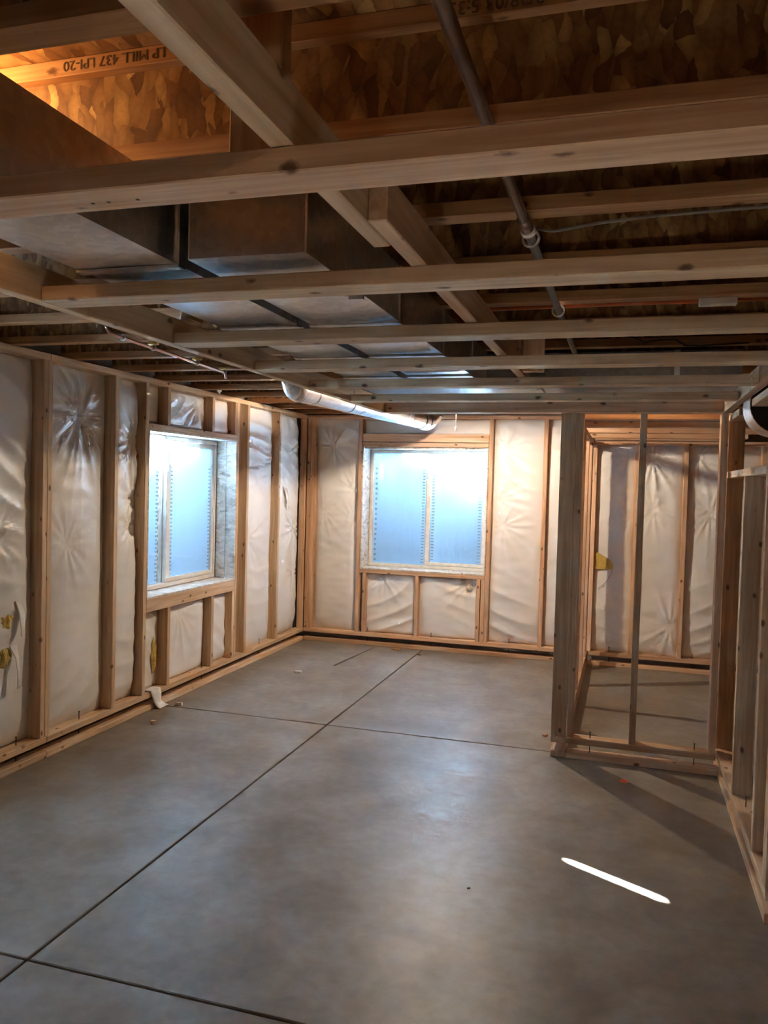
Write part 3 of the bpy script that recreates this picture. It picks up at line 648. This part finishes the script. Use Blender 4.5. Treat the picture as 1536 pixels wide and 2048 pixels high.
# round pipe duct
pr = empty('round_duct', (-1.9, 6.0, 2.12), None, 'shiny round metal pipe duct slanting under the joists to the far window', 'duct')
a, b = Vector((-2.035, 4.78, 2.205)), Vector((-1.79, 7.22, 2.205)); R0 = 0.075
tube('pipe', [a.lerp(b, k/12) for k in range(13)], R0, 'galv_bright', pr, 28, False)
for t0, t1, dr in ((0.0, 0.06, 0.003), (0.075, 0.085, 0.005), (0.30, 0.315, 0.004), (0.93, 0.97, 0.006), (0.985, 1.0, 0.008)):
    tube('crimp_collar', [a.lerp(b, t0), a.lerp(b, (t0+t1)/2), a.lerp(b, t1)], R0+dr, 'galv_bright', pr, 28, False)
el = [a + Vector((0, -0.09*math.sin(k*math.pi/16), 0.09*(1-math.cos(k*math.pi/16)))) for k in range(9)]
tube('elbow', el, R0+0.002, 'galv_bright', pr, 28, False)
el = [b + Vector((0.008*k, 0.09*math.sin(k*math.pi/16), 0.09*(1-math.cos(k*math.pi/16)))) for k in range(9)]
tube('elbow', el, R0+0.002, 'galv_bright', pr, 28)
# open round duct in the right wall
ro = empty('round_duct_end', (0.70, 4.3, 1.9), None, 'grey open round duct end inside the right wall framing', 'duct')
c0 = Vector((0.69, 4.14, 2.045))
tube('duct_ring', [c0, c0+Vector((0, 0.05, 0)), c0+Vector((0, 0.24, 0))], 0.145, 'galv', ro, 36, False)
bm = bmesh.new(); bmesh.ops.create_circle(bm, cap_ends=True, radius=0.140, segments=36, matrix=Matrix.Rotation(math.pi/2, 4, 'X')); mesh_obj('dark_inside_disc', bm, 'black', ro, c0+Vector((0, 0.012, 0)))  # black disc stands in for the shade inside the open duct

# ------------------------------------------------------------------ pipes and cables
gp = empty('gas_pipe', (-0.262, 2.2, 2.26), None, 'slim dark brown metal pipe with couplings running under the joists right of the runner', 'pipe')
tube('pipe', [(-0.262, -0.5, 2.272), (-0.262, 2.03, 2.272)], 0.0125, 'gas', gp, 14); tube('pipe', [(-0.262, 2.03, 2.272), (-0.258, 4.08, 2.272)], 0.0125, 'cable', gp, 14)
for y0, y1, r in ((1.98, 2.05, 0.017), (2.06, 2.085, 0.019)): tube('coupling', [(-0.262, y0, 2.272), (-0.262, y1, 2.272)], r, 'gas' if r < 0.018 else 'white', gp, 14)
for y in (2.14, 3.02):
    tube('hanger_ring', [Vector((-0.262+0.021*math.cos(t*math.pi/8), y, 2.272+0.021*math.sin(t*math.pi/8))) for t in range(17)], 0.004, 'white', gp, 6)
cp = empty('copper_pipe', (-2.3, 3.8, 2.26), None, 'thin pinkish copper pipe clipped under the joists above the left window', 'pipe')
pts = [(-2.262, 3.10, 2.30), (-2.262, 3.13, 2.272), (-2.27, 3.20, 2.268), (-2.35, 4.36, 2.268), (-2.355, 4.40, 2.262), (-2.357, 4.415, 2.235)]
tube('pipe', pts, 0.008, 'copper', cp, 10)
for y in (3.25, 3.53, 4.02, 4.38):
    x = -2.27-0.08*(y-3.2)/1.16
    tube('pipe_clip', [Vector((x+0.013*math.cos(t*math.pi/6), y, 2.27+0.013*math.sin(t*math.pi/6))) for t in range(13)], 0.004, 'white', cp, 6)
    if y > 3.4: lum(cp, 'clip_base', x-0.028, x+0.028, y-0.012, y+0.012, 2.284, 2.299, 'brass', 0.003)
px = empty('orange_tubing', (0.0, 3.2, 2.32), None, 'pair of orange water tubes running left to right behind a joist on the right', 'tube')
for y, z in ((3.19, 2.325), (3.215, 2.345)): tube('tube', [(-0.6, y, z), (0.0, y, z+0.002), (0.9, y, z)], 0.009, 'orange', px, 10)
ts = lum(None, 'joist_tag', 0.222, 0.345, 3.02, 3.06, 2.275, 2.299, 'white', 0.002, 'x'); tag(ts, None, 'small white plastic plate fixed under a joist beside the orange tubes', 'plate')
gc = tube('grey_cable', [(-0.247, 2.10, 2.285), (-0.20, 2.09, 2.272), (-0.086, 2.085, 2.284), (0.03, 2.08, 2.290), (0.146, 2.076, 2.291), (0.293, 2.066, 2.290), (0.6, 2.05, 2.292)], 0.004, 'cable'); tag(gc, None, 'thin grey cable stapled along a joist to the right of the brown pipe', 'cable')
bc = tube('black_wire', [(-0.05, 3.9, 2.335), (0.003, 3.9, 2.327), (0.059, 3.9, 2.304), (0.12, 3.9, 2.312), (0.189, 3.9, 2.312), (0.233, 3.9, 2.285), (0.30, 3.9, 2.282), (0.5, 3.9, 2.29)], 0.004, 'black'); tag(bc, None, 'sagging black wire in front of the dull grey cross duct', 'wire')

# ------------------------------------------------------------------ lamps
def bulb_lamp(name, x, y, label, string=None, mat='bulb', zt=2.5405):
    root = empty(name, (x, y, zt-0.14), None, label, 'lamp')
    loc = (x, y, zt)
    bm = tube_bm([(0, 0, 0), (0, 0, -0.012), (0, 0, -0.02), (0, 0, -0.045)], [0.056, 0.056, 0.034, 0.026], 20); mesh_obj('lampholder', bm, 'porcelain', root, loc, True)
    prof = [(0.014, -0.046), (0.018, -0.06), (0.028, -0.085), (0.030, -0.105), (0.024, -0.125), (0.010, -0.136), (0.001, -0.138)]
    bm = tube_bm([(0, 0, z) for r, z in prof], [r for r, z in prof], 18); mesh_obj('bulb', bm, mat, root, loc, True)
    if string:
        tube('pull_string', [(x+0.05, y, zt-0.015), (x+0.052, y, string+0.06), (x+0.05, y, string+0.03)], 0.002, 'white', root, 6)
        tube('pull_string_end', [(x+0.05, y, string+0.04), (x+0.049, y, string+0.015), (x+0.046, y, string)], [0.003, 0.005, 0.003], 'white', root, 8)
    return root
bulb_lamp('ceiling_bulb', -1.35, 6.21, 'bare ceiling bulb with a hanging pull string beyond the soffit end', 2.045, zt=2.43)
bulb_lamp('ceiling_bulb', -1.43, 1.40, 'bare ceiling bulb between joists above the shiny trunk duct', None, 'bulb_dim')
bulb_lamp('ceiling_bulb', 0.12, 5.26, 'bare ceiling bulb above the closet crosspieces', None, 'bulb_closet')

bulb_lamp('ceiling_bulb', 0.25, -0.95, 'added bare fill bulb behind the photographer, out of view', None, 'bulb_fill', zt=2.42)  # added fill light, no bulb known here

# ------------------------------------------------------------------ things on the floor
rd = tube('metal_rod', [(-2.414, 6.613, 0.006), (-2.330, 7.50, 0.006)], 0.006, 'cable'); tag(rd, None, 'thin grey metal rod lying on the floor near the far wall', 'rod')
def chip(x, y, sx, sy, sz, rz, label, mat='chip', cat='scrap'):
    bm = bmesh.new(); add_box(bm, -sx/2, sx/2, -sy/2, sy/2, 0, sz)
    bmesh.ops.subdivide_edges(bm, edges=bm.edges[:], cuts=1)
    for v in bm.verts:
        q = v.co*40+Vector((x*9, y*7, 0)); v.co.x += 0.18*sx*noise.noise(q); v.co.y += 0.18*sy*noise.noise(q+Vector((5, 5, 5)))
        if v.co.z > 0.001: v.co.z += 0.25*sz*noise.noise(q+Vector((1, 8, 3)))
    o = mesh_obj('floor_scrap', bm, mat, None, (x, y, 0)); o.rotation_euler = (0, 0, rz); tag(o, None, label, cat, 'scraps on the floor'); return o
chip(-2.61, 6.26, 0.055, 0.035, 0.014, 0.2, 'small pale block scrap on the floor under the left window corner', 'white')
chip(-2.925, 4.58, 0.035, 0.03, 0.022, 0.7, 'crumpled beige scrap on the floor closest to the left wall plate')
chip(-3.0, 5.02, 0.04, 0.03, 0.02, 0.3, 'beige scrap lying on the floor joint beside the white paper scrap')
chip(-0.45, 5.28, 0.035, 0.02, 0.012, 1.0, 'tiny reddish wood scrap beside the closet end post', 'flange')
chip(-2.10, 7.50, 0.09, 0.035, 0.01, -0.3, 'flat wood splinter lying against the far bottom plate', 'flange')
chip(-1.83, 7.36, 0.03, 0.015, 0.006, 0.4, 'dark chip on the floor in front of the far window', 'steel')
chip(-0.55, 3.15, 0.012, 0.006, 0.004, 0.4, 'dark speck on the open floor left of the light streak', 'steel')
